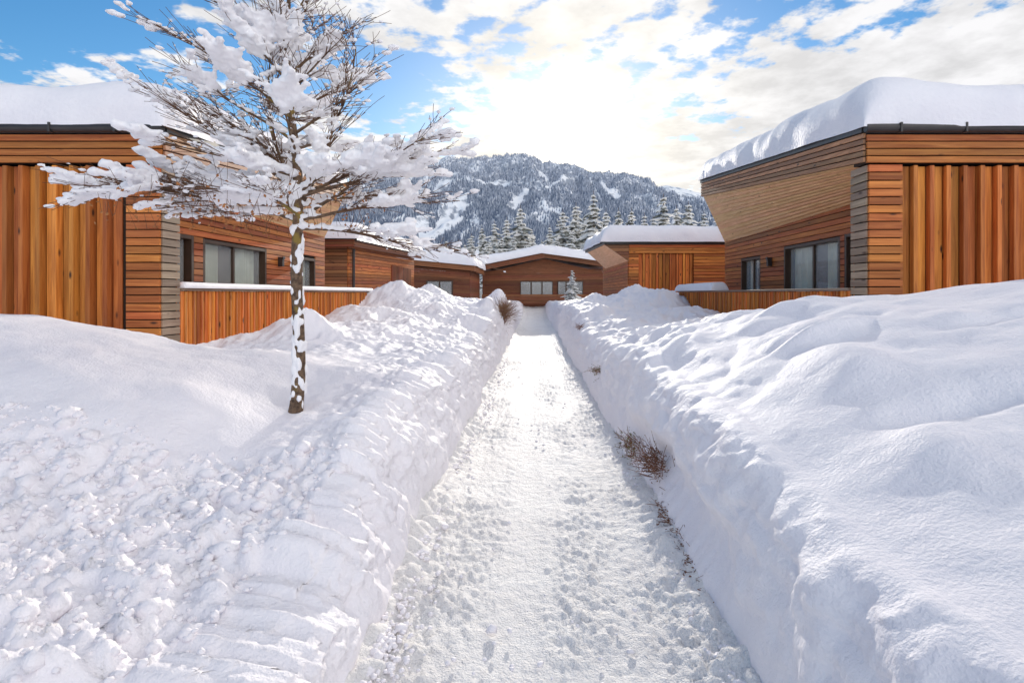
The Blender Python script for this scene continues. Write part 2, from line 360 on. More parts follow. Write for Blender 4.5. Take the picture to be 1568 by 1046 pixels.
# ---------------------------------------------------------------- houses
def window_x(mb,gl,cu,X,s,y0,y1,z0,z1,panes=2,inset=.10):
    f=.07; xo=X+s*inset
    mb.box(X-s*.02,xo+s*.06,y0,y0+f,z0,z1,M_FRAME);mb.box(X-s*.02,xo+s*.06,y1-f,y1,z0,z1,M_FRAME)
    mb.box(X-s*.018,xo+s*.058,y0+f,y1-f,z1-f,z1-.001,M_FRAME);mb.box(X-s*.018,xo+s*.058,y0+f,y1-f,z0+.001,z0+f,M_FRAME)
    w=(y1-y0-2*f)/panes
    for i in range(1,panes): mb.box(xo-s*.03,xo+s*.05,y0+f+w*i-.035,y0+f+w*i+.035,z0+f,z1-f,M_FRAME)
    for i in range(panes):
        a=y0+f+w*i+.02;b=y0+f+w*(i+1)-.02
        gl.box(xo+s*.01,xo+s*.02,a,b,z0+f,z1-f,M_GLASS)
    segs=[(y0+.05,y0+(y1-y0)*.40),(y0+(y1-y0)*.62,y1-.05)]
    for a,b in segs:
        k=max(8,int((b-a)/.018)); P=np.zeros((k,2,3))
        yy=np.linspace(a,b,k)
        xx=xo+s*(.16+.03*np.sin(yy*62)+.012*np.sin(yy*131))
        for j,z in enumerate((z0+.03,z1-.05)): P[:,j,0]=xx;P[:,j,1]=yy;P[:,j,2]=z
        o=len(cu.v);kk=cu.mi(M_CURT)
        for i in range(k):
            cu.v+=[tuple(P[i,0]),tuple(P[i,1])]
        for i in range(k-1): cu.f.append((o+2*i,o+2*i+2,o+2*i+3,o+2*i+1));cu.m.append(kk)
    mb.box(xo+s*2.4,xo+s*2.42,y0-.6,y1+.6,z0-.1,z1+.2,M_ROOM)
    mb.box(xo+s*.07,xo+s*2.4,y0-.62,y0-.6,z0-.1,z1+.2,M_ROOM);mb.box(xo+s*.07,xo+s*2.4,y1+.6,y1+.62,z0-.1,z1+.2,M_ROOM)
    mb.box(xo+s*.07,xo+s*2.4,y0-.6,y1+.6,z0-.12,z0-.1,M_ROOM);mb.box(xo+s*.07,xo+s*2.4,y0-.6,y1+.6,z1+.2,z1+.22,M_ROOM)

def batten_wall(mb,x0,x1,y,z0,z1,mat,pitch=.235,dep=.07):
    if x0>x1:x0,x1=x1,x0
    x=x0
    mb.box(x0,x1,y+.02,y+.05,z0,z1,M_BACK)
    while x<x1-.02:
        w=min(pitch*.56,x1-x-.004)
        mb.box(x+.003,x+w,y-.004+random.uniform(-.003,.003),y+.0195,z0,z1,mat)
        if x+pitch<x1:
            xa=x+w+.010; xb=x+pitch-.010
            d=dep+random.uniform(-.008,.008)
            mb.hexa([(xa,y-d,z0),(xb-.022,y-d,z0),(xb,y+.0195,z0),(xa+.004,y+.0195,z0),(xa,y-d,z1),(xb-.022,y-d,z1),(xb,y+.0195,z1),(xa+.004,y+.0195,z1)],mat)
        x+=pitch
def main_house(s,Xc,W,Yend,Xe,Zfe,wins,lamps,zb=.4):
    root=empty('wooden_chalet',(s*9,12,0)); 
    off=Vector((s*9,12,0))
    mb=MB();gl=MB();cu=MB()
    Y0=8.0;XO=s*17
    c=s*Xc;w=s*W
    q=s*(Xc+.47)
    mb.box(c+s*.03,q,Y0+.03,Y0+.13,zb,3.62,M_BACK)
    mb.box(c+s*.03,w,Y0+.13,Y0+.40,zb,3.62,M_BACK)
    nb=28
    xa,xb=(c,q) if s>0 else (q,c)
    mb.planks((xa,Y0+.03,zb),(xb,Y0+.03,zb),(xb,Y0+.03,3.62),(xa,Y0+.03,3.62),nb,.05,W_X,gap=.016,nrm=(0,-1,0))
    ya,yb=(Y0+.02,Y0+.42)
    mb.planks((c+s*.03,ya,zb),(c+s*.03,yb,zb),(c+s*.03,yb,3.62),(c+s*.03,ya,3.62),nb,.05,G_Y,gap=.016,nrm=(-s,0,0))
    mb.planks((c+s*.02,Y0+.40,zb),(w,Y0+.40,zb),(w,Y0+.40,3.55),(c+s*.02,Y0+.40,3.55),28,.02,W_X,nrm=(0,1,0))
    batten_wall(mb,q+s*.004,XO,Y0+.06,zb,3.60,W_Z,dep=.085)
    fa,fb=(c-s*.05,XO) if s>0 else (XO,c-s*.05)
    mb.planks((fa,Y0-.02,3.625),(fb,Y0-.02,3.625),(fb,Y0-.02,4.03),(fa,Y0-.02,4.03),4,.035,W_X,gap=.016,nrm=(0,-1,0))
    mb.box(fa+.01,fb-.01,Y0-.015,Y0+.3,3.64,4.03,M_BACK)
    mb.tube([(fa-.05 if s>0 else fa,Y0-.10,4.10),(fb if s>0 else fb+.05,Y0-.10,4.10)],[.06,.06],12,M_DARK)
    mb.box(fa,fb,Y0-.08,Y0+.1,4.035,4.15,M_DARK)
    x=fa+.4
    while x<fb: mb.box(x,x+.03,Y0-.168,Y0-.04,4.03,4.165,M_DARK); x+=.9
    A=Vector((c-s*.05,Y0-.02,3.64));B=Vector((s*Xe,Yend,Zfe));C=B+Vector((0,0,.42));D=A+Vector((0,0,.42))
    mb.planks(A,B,C,D,5,.035,F_Y,gap=.016,nrm=(-s,0,0))
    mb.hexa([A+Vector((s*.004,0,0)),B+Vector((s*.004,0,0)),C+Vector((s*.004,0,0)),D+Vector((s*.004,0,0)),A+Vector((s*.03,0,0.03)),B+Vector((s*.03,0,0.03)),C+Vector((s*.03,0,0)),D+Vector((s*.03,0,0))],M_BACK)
    up=Vector((0,0,.10));o=Vector((-s*.06,0,0));i=Vector((s*.25,0,0))
    mb.hexa([D+o,C+o,C+i,D+i,D+o+up,C+o+up,C+i+up,D+i+up],M_DARK)
    Z0=4.06;Zr=Zfe+.42
    pr=[Vector((c,Y0,Z0)),Vector((XO,Y0,Z0)),Vector((XO,Yend,Zr)),Vector((s*Xe,Yend,Zr))]
    mb.hexa([*[p+Vector((0,0,-.06)) for p in pr],*[p+Vector((0,0,.085)) for p in pr]],M_DARK)
    mb.planks((s*Xe,Yend,Zfe),(XO,Yend,Zfe),(XO,Yend,Zr),(s*Xe,Yend,Zr),5,.03,B_X,nrm=(0,1,0))
    n=14
    a=Vector((c+s*.035,Y0+.42,3.70));b=Vector((s*Xe+s*.035,Yend-.01,Zfe+.02));d=Vector((w,Y0+.42,3.50));e=Vector((w,Yend-.01,3.38))
    mb.planks(a,b,e,d,n,.02,S_Y,gap=.004,nrm=(0,0,1),jit=.001)
    o=len(mb.v); mb.v+=[tuple(b+Vector((s*.02,0,.03))),tuple(e),(XO,Yend,3.4),(XO,Yend,Zr-.02),(s*Xe+s*.02,Yend,Zr-.02)];mb.f.append((o,o+1,o+2,o+3,o+4));mb.m.append(mb.mi(B_X))
    ys=sorted([(y0,y1,z0,z1) for (y0,y1,z0,z1,k) in wins])
    H=.115; z=zb
    while z<3.50:
        z1=min(z+H,3.52)
        segs=[(Y0+.42,Yend)]
        for (h0,h1,g0,g1) in ys:
            if z1>g0+.03 and z<g1-.03:
                ns=[]
                for (p,q2) in segs:
                    if h0>p and h1<q2: ns+=[(p,h0),(h1,q2)]
                    else: ns.append((p,q2))
                segs=ns
        for p,q2 in segs:
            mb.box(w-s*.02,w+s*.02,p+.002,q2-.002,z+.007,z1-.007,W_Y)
        z+=H
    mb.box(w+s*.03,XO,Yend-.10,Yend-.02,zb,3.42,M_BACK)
    mb.planks((w+s*.0,Yend-.02,zb),(XO,Yend-.02,zb),(XO,Yend-.02,3.4),(w,Yend-.02,3.4),26,.02,W_X,nrm=(0,1,0))
    prev=Y0+.42
    for (h0,h1,g0,g1) in ys:
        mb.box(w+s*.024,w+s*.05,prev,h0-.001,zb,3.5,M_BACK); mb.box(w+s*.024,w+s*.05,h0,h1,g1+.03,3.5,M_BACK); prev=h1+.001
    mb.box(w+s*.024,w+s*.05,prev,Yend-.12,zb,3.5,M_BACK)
    for (y0,y1,z0,z1,k) in wins: window_x(mb,gl,cu,w,s,y0,y1,z0,z1,k)
    mb.planks((c,Y0+.45,.80),(w,Y0+.45,.80),(w,Yend+1.5,.80),(c,Yend+1.5,.80),60,.03,G_X,nrm=(0,0,1))
    for (y,z) in lamps:
        mb.box(w-s*.13,w-s*.022,y-.05,y+.05,z-.11,z+.11,M_DARK)
        mb.box(w-s*.15,w-s*.131,y-.06,y+.06,z+.06,z+.12,M_DARK)
    mb.box(XO,XO+s*.1,Y0+.05,Yend,zb,4.0,B_X)
    for nme,bb,bev in (('walls_and_roof',mb,.004),('window_panes',gl,0),('curtains',cu,0)):
        if not bb.v: continue
        ob=bb.build(nme,None,bevel=bev); ob.parent=root; ob.matrix_parent_inverse=Matrix.Translation(-off)
    P=[(c-s*.04,Y0-.06,4.12),(XO,Y0-.06,4.12),(XO,Yend,Zr+.09),(s*Xe-s*.04,Yend,Zr+.09)]
    sn=snow_slab('roof_snow',*P,.72,None,over=.09,seed=s*7); sn.parent=root; sn.matrix_parent_inverse=Matrix.Translation(-off)
    rr=empty('terrace_railing',(c,13,1.4)); rb=MB(); y=Y0+.44; ye=18.4
    ro=Matrix.Translation((-c,-13,-1.4))
    while y<ye-.02:
        rb.box(c-.012,c+.014,y,y+.082,.92,1.84+random.uniform(-.003,.003),W_Z); y+=.105
    y=Y0+.53
    while y<ye-.02:
        rb.box(c-s*.0125-s*.025,c-s*.0125,y-.012,y+.028,.93,1.83,W_Z); y+=.21
    rb.box(c-.05,c+.05,Y0+.43,ye,1.845,1.885,G_Y)
    rb.box(c+s*.015,c+s*.055,Y0+.43,ye,1.0,1.08,G_Y); rb.box(c+s*.015,c+s*.055,Y0+.43,ye,1.68,1.76,G_Y)
    xx0,xx1=c+s*.016,w
    for t_ in np.arange(0,1,.08):
        xa=xx0+(xx1-xx0)*t_; rb.box(xa,xa+(xx1-xx0)*.065,ye-.03,ye,.92,1.84,W_Z)
    ob=rb.build('boards',None,bevel=.003); ob.parent=rr; ob.matrix_parent_inverse=ro
    if s<0: sn=snow_slab('rail_snow',(c-.07,Y0+.45,1.885),(c+.07,Y0+.45,1.885),(c+.07,ye,1.885),(c-.07,ye,1.885),.09,None,over=.0,seed=3,rough=.5)
    else: sn=snow_slab('rail_snow',(c-.16,14.6,1.885),(c+.30,14.6,1.885),(c+.3,ye,1.885),(c-.16,ye,1.885),.22,None,over=.0,seed=3)
    sn.parent=rr; sn.matrix_parent_inverse=ro
main_house(-1,5.25,6.0,16.3,5.45,4.40,[(9.3,10.02,.9,2.82,1),(10.3,12.75,.9,2.80,2),(14.7,15.6,.9,2.75,1)],[(13.35,2.55),(14.2,2.55)])
main_house(1,4.71,6.0,17.8,5.27,4.83,[(10.3,10.95,.9,2.95,1),(11.1,13.6,.9,2.92,2),(15.0,16.4,.9,2.8,2)],[(14.3,2.6)])

def house_root(name,loc):
    r=empty(name,loc); return r,Matrix.Translation(-Vector(loc))
def attach(ob,r,mi): ob.parent=r; ob.matrix_parent_inverse=mi
r,mi=house_root('wooden_chalet',(-10,25,0)); mb=MB()
mb.box(-15,-6.55,20.05,31,.3,3.5,M_BACK)
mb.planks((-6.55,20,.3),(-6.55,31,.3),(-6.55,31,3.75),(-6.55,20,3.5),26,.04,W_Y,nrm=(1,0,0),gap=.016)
mb.planks((-15,20.05,.3),(-6.52,20.05,.3),(-6.52,20.05,3.5),(-15,20.05,3.5),26,.04,G_X,nrm=(0,-1,0),gap=.016)
y=26
while y<30: mb.box(-6.51,-6.44,y,y+.12,.3,3.1,B_Z); y+=.24
mb.planks((-6.2,19.6,3.42),(-6.2,31.3,3.72),(-6.2,31.3,3.98),(-6.2,19.6,3.68),3,.03,B_X,nrm=(1,0,0))
mb.planks((-15,19.6,3.42),(-6.2,19.6,3.42),(-6.2,19.6,3.68),(-15,19.6,3.68),3,.03,B_X,nrm=(0,-1,0))
mb.hexa([(-15,19.62,3.5),(-6.21,19.62,3.5),(-6.21,31.3,3.8),(-15,31.3,3.8),(-15,19.62,3.7),(-6.21,19.62,3.7),(-6.21,31.3,4.0),(-15,31.3,4.0)],M_DARK)
mb.tube([(-6.42,20.3,3.4),(-6.42,20.3,1.0)],[.05,.05],10,M_DARK)
mb.tube([(-6.12,19.6,3.66),(-6.12,31.3,3.96)],[.055,.055],8,M_DARK)
attach(mb.build('walls_and_roof'),r,mi)
attach(snow_slab('roof_snow',(-15,19.6,3.7),(-6.2,19.6,3.7),(-6.2,31.3,4.0),(-15,31.3,4.0),.62,None,seed=11,rough=1.6),r,mi)
r,mi=house_root('wooden_chalet',(-7,41,0)); mb=MB()
mb.box(-11,-4.3,38.2,45,.3,3.3,M_BACK)
mb.planks((-11,38.2,.3),(-4.3,38.2,.3),(-4.3,38.2,3.3),(-11,38.2,3.9),22,.04,B_X,nrm=(0,-1,0))
mb.planks((-4.3,38.2,.3),(-4.3,45,.3),(-4.3,45,3.3),(-4.3,38.2,3.3),22,.04,B_X,nrm=(1,0,0))
mb.hexa([(-11.3,37.6,4.0),(-3.9,37.6,3.3),(-3.9,45,3.3),(-11.3,45,4.0),(-11.3,37.6,4.35),(-3.9,37.6,3.65),(-3.9,45,3.65),(-11.3,45,4.35)],B_X)
mb.box(-7.2,-5.4,38.12,38.16,1.2,2.7,M_FRAME); mb.box(-7.1,-6.35,38.09,38.118,1.3,2.6,M_GLASS); mb.box(-6.25,-5.5,38.09,38.118,1.3,2.6,M_GLASS)
attach(mb.build('walls_and_roof'),r,mi)
attach(snow_slab('roof_snow',(-11.3,37.6,4.35),(-3.9,37.6,3.65),(-3.9,45,3.65),(-11.3,45,4.35),.7,None,seed=21,rough=1.5),r,mi)
r,mi=house_root('wooden_chalet',(1,50,0)); mb=MB()
xl,xm,xr=-4.6,.9,6.5; ze,zp,zr=3.6,4.7,3.85
mb.box(xl+.5,xr-.5,47.35,56,.3,3.5,M_BACK)
mb.planks((xl+.4,47.3,.3),(xr-.4,47.3,.3),(xr-.4,47.3,3.9),(xl+.4,47.3,3.7),24,.05,B_X,nrm=(0,-1,0))
o=len(mb.v);mb.v+=[(xl+.4,47.24,3.5),(xr-.4,47.24,3.5),(xm,47.24,zp)];mb.f.append((o,o+1,o+2));mb.m.append(mb.mi(B_X))
for (a,za,b2,zb2) in ((xl,ze,xm,zp),(xm,zp,xr,zr)):
    mb.planks((a,46,za),(b2,46,zb2),(b2,46,zb2+.42),(a,46,za+.42),4,.04,B_X,nrm=(0,-1,0),gap=.02)
    mb.hexa([(a,46,za+.2),(b2,46,zb2+.2),(b2,56,zb2+.2),(a,56,za+.2),(a,46,za+.42),(b2,46,zb2+.42),(b2,56,zb2+.42),(a,56,za+.42)],B_X)
for (a,b2,z0,z1) in ((-1.1,1.6,1.5,2.85),(2.0,4.1,1.5,2.85)):
    mb.box(a,b2,47.15,47.24,z0,z1,M_FRAME)
    n=3;w=(b2-a)/n
    for i in range(n): mb.box(a+w*i+.06,a+w*(i+1)-.06,47.10,47.148,z0+.08,z1-.08,M_GLASS)
for x in (xl+.45,xr-.55): mb.box(x,x+.14,46.2,46.34,.3,3.8,B_Z)
mb.planks((xl+.4,46.2,1.0),(xr-.4,46.2,1.0),(xr-.4,46.2,1.75),(xl+.4,46.2,1.75),5,.04,B_X,nrm=(0,-1,0))
attach(mb.build('walls_and_roof'),r,mi)
attach(snow_slab('roof_snow',(xl-.1,45.9,ze+.42),(xm,45.9,zp+.42),(xm,56,zp+.42),(xl-.1,56,ze+.42),.72,None,over=.15,seed=31),r,mi)
attach(snow_slab('roof_snow',(xm-.35,45.9,zp+.38),(xr+.1,45.9,zr+.42),(xr+.1,56,zr+.42),(xm-.35,56,zp+.38),.72,None,over=.15,seed=35),r,mi)
r,mi=house_root('wooden_chalet',(7,26,0)); mb=MB()
mb.box(3.75,12,22.16,30,.3,3.7,M_BACK)
mb.planks((3.7,22.1,.3),(4.07,22.1,.3),(4.07,22.1,3.6),(3.7,22.1,3.6),26,.06,W_X,nrm=(0,-1,0),gap=.016)
batten_wall(mb,4.08,6.2,22.1,.3,3.35,W_Z,pitch=.26)
mb.planks((6.21,22.1,.3),(12,22.1,.3),(12,22.1,3.36),(6.21,22.1,3.36),26,.06,W_X,nrm=(0,-1,0),gap=.016)
mb.planks((3.7,22.05,3.36),(12,22.05,3.36),(12,22.05,3.70),(3.7,22.05,3.70),3,.05,W_X,nrm=(0,-1,0),gap=.016)
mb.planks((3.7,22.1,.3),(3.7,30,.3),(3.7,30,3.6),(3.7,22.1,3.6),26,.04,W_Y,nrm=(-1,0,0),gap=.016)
for k in range(5):
    z0=3.70-.13*(k+1);z1=3.70-.13*k-.012
    mb.hexa([(2.75+.2*(k+1)*.95,22.0,z0),(3.69,22.0,z0),(3.69,22.06,z0),(2.75+.2*(k+1)*.95,22.06,z0),(2.75+.2*k*.95,22.0,z1),(3.69,22.0,z1),(3.69,22.06,z1),(2.75+.2*k*.95,22.06,z1)],G_X)
o=len(mb.v);mb.v+=[(2.75,22.07,3.7),(3.69,22.07,3.05),(3.69,29,3.05),(2.75,29,3.9)];mb.f.append((o,o+1,o+2,o+3));mb.m.append(mb.mi(S_Y))
mb.hexa([(2.72,21.95,3.705),(12,21.95,3.705),(12,30,3.95),(2.72,30,3.95),(2.72,21.95,3.80),(12,21.95,3.80),(12,30,4.05),(2.72,30,4.05)],M_DARK)
attach(mb.build('walls_and_roof'),r,mi)
attach(snow_slab('roof_snow',(2.72,21.95,3.8),(12,21.95,3.8),(12,30,4.05),(2.72,30,4.05),.62,None,seed=41,rough=1.3),r,mi)

# ---------------------------------------------------------------- the bare, snow-laden tree
m,nt,b=newmat('bark'); M_BARK=m; lk=nt.links.new
tc=N(nt,'ShaderNodeTexCoord');n1=N(nt,'ShaderNodeTexNoise');n1.inputs['Scale'].default_value=30;n1.inputs['Detail'].default_value=6;lk(tc.outputs['Object'],n1.inputs['Vector'])
rr_=N(nt,'ShaderNodeValToRGB');e=rr_.color_ramp.elements;e[0].position=.3;e[0].color=(.05,.03,.02,1);e[1].position=.7;e[1].color=(.22,.14,.085,1)
lk(n1.outputs['Fac'],rr_.inputs['Fac'])
n2=N(nt,'ShaderNodeTexNoise');n2.inputs['Scale'].default_value=5;n2.inputs['Detail'].default_value=3;lk(tc.outputs['Object'],n2.inputs['Vector'])
r2=N(nt,'ShaderNodeValToRGB');r2.color_ramp.elements[0].position=.58;r2.color_ramp.elements[1].position=.66
lk(n2.outputs['Fac'],r2.inputs['Fac'])
mx=N(nt,'ShaderNodeMix',data_type='RGBA');lk(r2.outputs['Color'],mx.inputs['Factor']);lk(rr_.outputs['Color'],mx.inputs[6]);mx.inputs[7].default_value=(.26,.18,.045,1)
lk(mx.outputs[2],b.inputs['Base Color']);b.inputs['Roughness'].default_value=.9
bp=N(nt,'ShaderNodeBump');bp.inputs['Distance'].default_value=.01;lk(n1.outputs['Fac'],bp.inputs['Height']);lk(bp.outputs[0],b.inputs['Normal'])
M_TWIG=plain('twig_bark',(.14,.07,.038),.9,var=.4,scale=15)
M_LEAF=plain('withered_leaf',(.36,.15,.05),.8,var=.4,scale=20)

TX,TY=-2.1,5.0
TZ=gz(TX,TY)-.12
tree=empty('bare_tree',(TX,TY,TZ)); tmi=Matrix.Translation((-TX,-TY,-TZ))
mb=MB(); tw_=MB(); sn_items=[]
rng=random.Random(12)
trunk=[]
Ht=4.75
for i in range(26):
    t_=i/25; trunk.append(Vector((TX+.05*math.sin(t_*5)+.02*math.sin(t_*17)-.02,TY+.04*math.sin(t_*6+1),TZ+t_*Ht)))
def trad(t_): return .054*(1-t_)**.75+.005 if t_<.42 else (.054*(1-.42)**.75+.005)*(1-(t_-.42)/.60)**1.3+.004
mb.tube(trunk,[trad(i/25)*(1.25 if i==0 else 1)*(1+.06*rng.uniform(-1,1)) for i in range(26)],12,M_BARK)
def tp(t_):
    k=min(t_*25,24.999);i=int(k);return trunk[i].lerp(trunk[i+1],k-i)
def clump(P):
    v=float(pnoise(P.x*1.5+4,P.y*1.5,P.z*1.9))*1.0+float(pnoise(P.x*3.6+9,P.y*3.6,P.z*3.6))*.65
    v+=.20*math.exp(-((P.z-2.85)/.35)**2)
    v+=.16*min(1,max(0,(math.hypot(P.x-TX,P.y-TY)-.5)/.7))
    return v
def grow(p,d,L,r,lev):
    n=max(4,int(L/.08)); pts=[p.copy()];rad=[r];dd=d.copy();st_=L/n
    bend=Vector((rng.uniform(-1,1),rng.uniform(-1,1),rng.uniform(-.3,.5)))*.09
    for i in range(n):
        dd=(dd+bend*.3+Vector((rng.gauss(0,.055),rng.gauss(0,.055),rng.gauss(0,.045))))
        if lev==0: dd.z+= -.014 if d.z<.4 else .004
        dd.normalize()
        pts.append(pts[-1]+dd*st_); rad.append(max(.0024,r*(1-.82*(i+1)/n)))
    (mb if lev==0 else tw_).tube(pts,rad,6 if lev==0 else 4 if lev==1 else 3,M_BARK if lev==0 else M_TWIG,cap=False)
    for i in range(1,n+1):
        seg=(pts[i]-pts[i-1]);sl=abs(seg.normalized().z)
        P=(pts[i]+pts[i-1])*.5
        q=clump(P)-.35*max(0,sl-.45)+{0:.08,1:.0,2:-.06}[lev]
        if q>.19+rng.uniform(-.05,.07):
            base={0:.028,1:.025,2:.020}[lev]
            s_=base*rng.uniform(.8,1.25)*(1+min(1.3,max(0,q-.22)*2.4))
            yaw=math.atan2(seg.y,seg.x)
            sn_items.append((P.x,P.y,P.z+s_*.45+rad[i]*.5,max(s_*1.1,st_*.7),s_*1.05,s_*.74,yaw))
        elif rng.random()<.18:
            s_=rng.uniform(.009,.018)
            sn_items.append((P.x,P.y,P.z+s_*.5,s_*1.8,s_,s_*.8,math.atan2(seg.y,seg.x)))
    if lev<2:
        k=int(L/({0:.052,1:.075}[lev]))
        for j in range(k):
            t_=rng.uniform(.15,1);i=min(int(t_*n),n-1)
            base=pts[i].lerp(pts[i+1],t_*n-i)
            ax=(pts[i+1]-pts[i]).normalized()
            side=ax.cross(Vector((0,0,1))).normalized()*rng.choice((-1,1))
            nd=(ax*rng.uniform(.8,1.2)+side*rng.uniform(.25,.75)+Vector((0,0,1))*rng.uniform(-.22,.32)).normalized()
            LL=L*(1-t_*.55)*rng.uniform(.20,.48) if lev==0 else rng.uniform(.09,.30)
            grow(base,nd,max(.1,LL),max(.0032,rad[i]*.5),lev+1)
nb=46
for i in range(nb):
    f=i/(nb-1)
    t_=.365+.60*f
    az=i*2.399963+rng.uniform(-.3,.3)
    el=R(2+14*rng.random()+54*f**.9)
    d=Vector((math.cos(az)*math.cos(el),math.sin(az)*math.cos(el),math.sin(el)))
    L=(1.5-.58*f)*rng.uniform(.75,1.1)
    if d.x<-.3 and f<.35: L*=1.1
    if d.x>.5 and f<.5: L*=.85
    if d.y<-.3: L*=.72
    grow(tp(t_),d,L,.016*(1-.4*f),0)
for az_,el_,L_ in ((180,6,1.85),(172,10,1.75),(190,3,1.6),(4,9,1.15),(-10,16,1.1),(165,32,1.6),(150,50,1.5),(12,40,1.45),(178,17,1.6),(20,60,1.5),(160,64,1.5),(8,24,1.3)):
    a=R(az_);el=R(el_)
    grow(tp(.37+rng.random()*.07),Vector((math.cos(a)*math.cos(el),math.sin(a)*math.cos(el),math.sin(el))),L_,.018,0)
ob=mb.build('trunk_and_limbs',smooth=True);attach(ob,tree,tmi)
ob=tw_.build('twigs',smooth=True);attach(ob,tree,tmi)
for i in range(75):
    t_=rng.uniform(.03,.40);p=tp(t_);a=rng.choice((R(200),R(20),R(260),R(300)))+rng.gauss(0,.5);rr2=trad(t_)
    s_=rng.uniform(.012,.026)
    sn_items.append((p.x+math.cos(a)*rr2*.9,p.y+math.sin(a)*rr2*.9,p.z,s_,s_,s_*rng.uniform(1.2,3.2),a))
ob=blobs('clinging_snow',sn_items,M_TREESNOW,I2,amp=.6,freq=1.7);attach(ob,tree,tmi)
rm=ob.modifiers.new('remesh','REMESH');rm.mode='VOXEL';rm.voxel_size=.010;rm.use_smooth_shade=True
lf=MB()
for i in range(420):
    a=rng.uniform(0,6.28);q=rng.uniform(.2,1.4);p=Vector((TX-.3+math.cos(a)*q,TY+math.sin(a)*q*.7,rng.uniform(2.36,2.70)))
    if p.x>TX+.7: continue
    u=Vector((rng.gauss(0,1),rng.gauss(0,1),rng.gauss(0,1))).normalized()*.018;w=u.cross(Vector((rng.gauss(0,1),rng.gauss(0,1),1))).normalized()*.011
    o=len(lf.v);lf.v+=[tuple(p-u),tuple(p+w),tuple(p+u),tuple(p-w)];lf.f.append((o,o+1,o+2,o+3));lf.m.append(lf.mi(M_LEAF))
    if i%2==0: lf.tube([p,p+Vector((rng.gauss(0,.05),rng.gauss(0,.05),.16))],[.0018,.0018],3,M_TWIG,cap=False)
attach(lf.build('withered_leaves'),tree,tmi)

# ---------------------------------------------------------------- shrubs
M_HEDGE=plain('hedge_leaf',(.18,.17,.035),.7,var=.5,scale=25); M_DRY=plain('dry_stem',(.20,.085,.045),.8,var=.4,scale=25)
def shrub(name,x,y,z,rx,ry,h,mat,n,up=.6,lean=0):
    r,mi=house_root(name,(x,y,z));mb=MB()
    for i in range(n):
        p=Vector((x+rng.gauss(0,rx*.4),y+rng.gauss(0,ry*.5),z+rng.uniform(0,h*.6)))
        d=Vector((rng.gauss(lean,.6),rng.gauss(0,.6),rng.uniform(-.2,1)*up*1.6)).normalized()
        q=p+d*rng.uniform(.3,.8)*h
        mid=p.lerp(q,.5)+Vector((rng.gauss(0,.02),rng.gauss(0,.02),0))
        mb.tube([p,mid,q],[.003,.0024,.0015],3,M_DRY,cap=False)
        for k in range(3):
            c_=p.lerp(q,rng.random())+Vector((rng.gauss(0,.012),)*3)
            u=Vector((rng.gauss(0,1),rng.gauss(0,1),rng.gauss(0,1))).normalized()*.011;w=u.cross(Vector((rng.gauss(0,1),rng.gauss(0,1),1))).normalized()*.005
            o=len(mb.v);mb.v+=[tuple(c_-u),tuple(c_+w),tuple(c_+u),tuple(c_-w)];mb.f.append((o,o+1,o+2,o+3));mb.m.append(mb.mi(mat))
    attach(mb.build('stems_and_leaves'),r,mi)
def eR_at(y): return float(edges(np.array(float(y)))[1])
shrub('dry_shrub',eR_at(5)+.05,5.0,.20,.14,.30,.30,M_DRY,150,lean=-.4)
shrub('dry_shrub',eR_at(5.9)+.04,5.9,.14,.12,.35,.22,M_HEDGE,110,lean=-.4)
shrub('dry_shrub',eR_at(4.3)+.02,4.3,.05,.08,.45,.14,M_DRY,110,lean=-.4)
shrub('dry_shrub',eR_at(3.6)+.01,3.6,.04,.06,.35,.10,M_DRY,60,lean=-.4)
shrub('dry_shrub',eR_at(9)+.05,9.,.5,.12,.25,.2,M_HEDGE,60,lean=-.4)
shrub('garden_hedge',-.98,17.5,.85,.14,.6,.85,M_HEDGE,560,lean=.2)
shrub('garden_hedge',-1.0,20.3,1.1,.12,.4,.6,M_HEDGE,160)
shrub('dry_shrub',1.15,14.,.9,.08,.2,.2,M_DRY,50)

# ---------------------------------------------------------------- snowy spruces
m,nt,b=newmat('spruce_foliage');M_SPR=m;lk=nt.links.new
geo=N(nt,'ShaderNodeNewGeometry');mr=N(nt,'ShaderNodeValToRGB');mr.color_ramp.elements[0].color=(.09,.10,.09,1);mr.color_ramp.elements[1].color=(.30,.30,.26,1)
lk(geo.outputs['Random Per Island'],mr.inputs['Fac']);lk(mr.outputs['Color'],b.inputs['Base Color']);b.inputs['Roughness'].default_value=.9
m,nt,b=newmat('spruce_snow');M_SPRS=m;lk=nt.links.new;nt.nodes.remove(b)
d1=N(nt,'ShaderNodeBsdfDiffuse');d1.inputs['Color'].default_value=(.94,.94,.95,1);d2=N(nt,'ShaderNodeBsdfTranslucent');d2.inputs['Color'].default_value=(.96,.93,.87,1)
mm=N(nt,'ShaderNodeMixShader');mm.inputs[0].default_value=.5;lk(d1.outputs[0],mm.inputs[1]);lk(d2.outputs[0],mm.inputs[2]);lk(mm.outputs[0],nt.nodes['Material Output'].inputs[0])
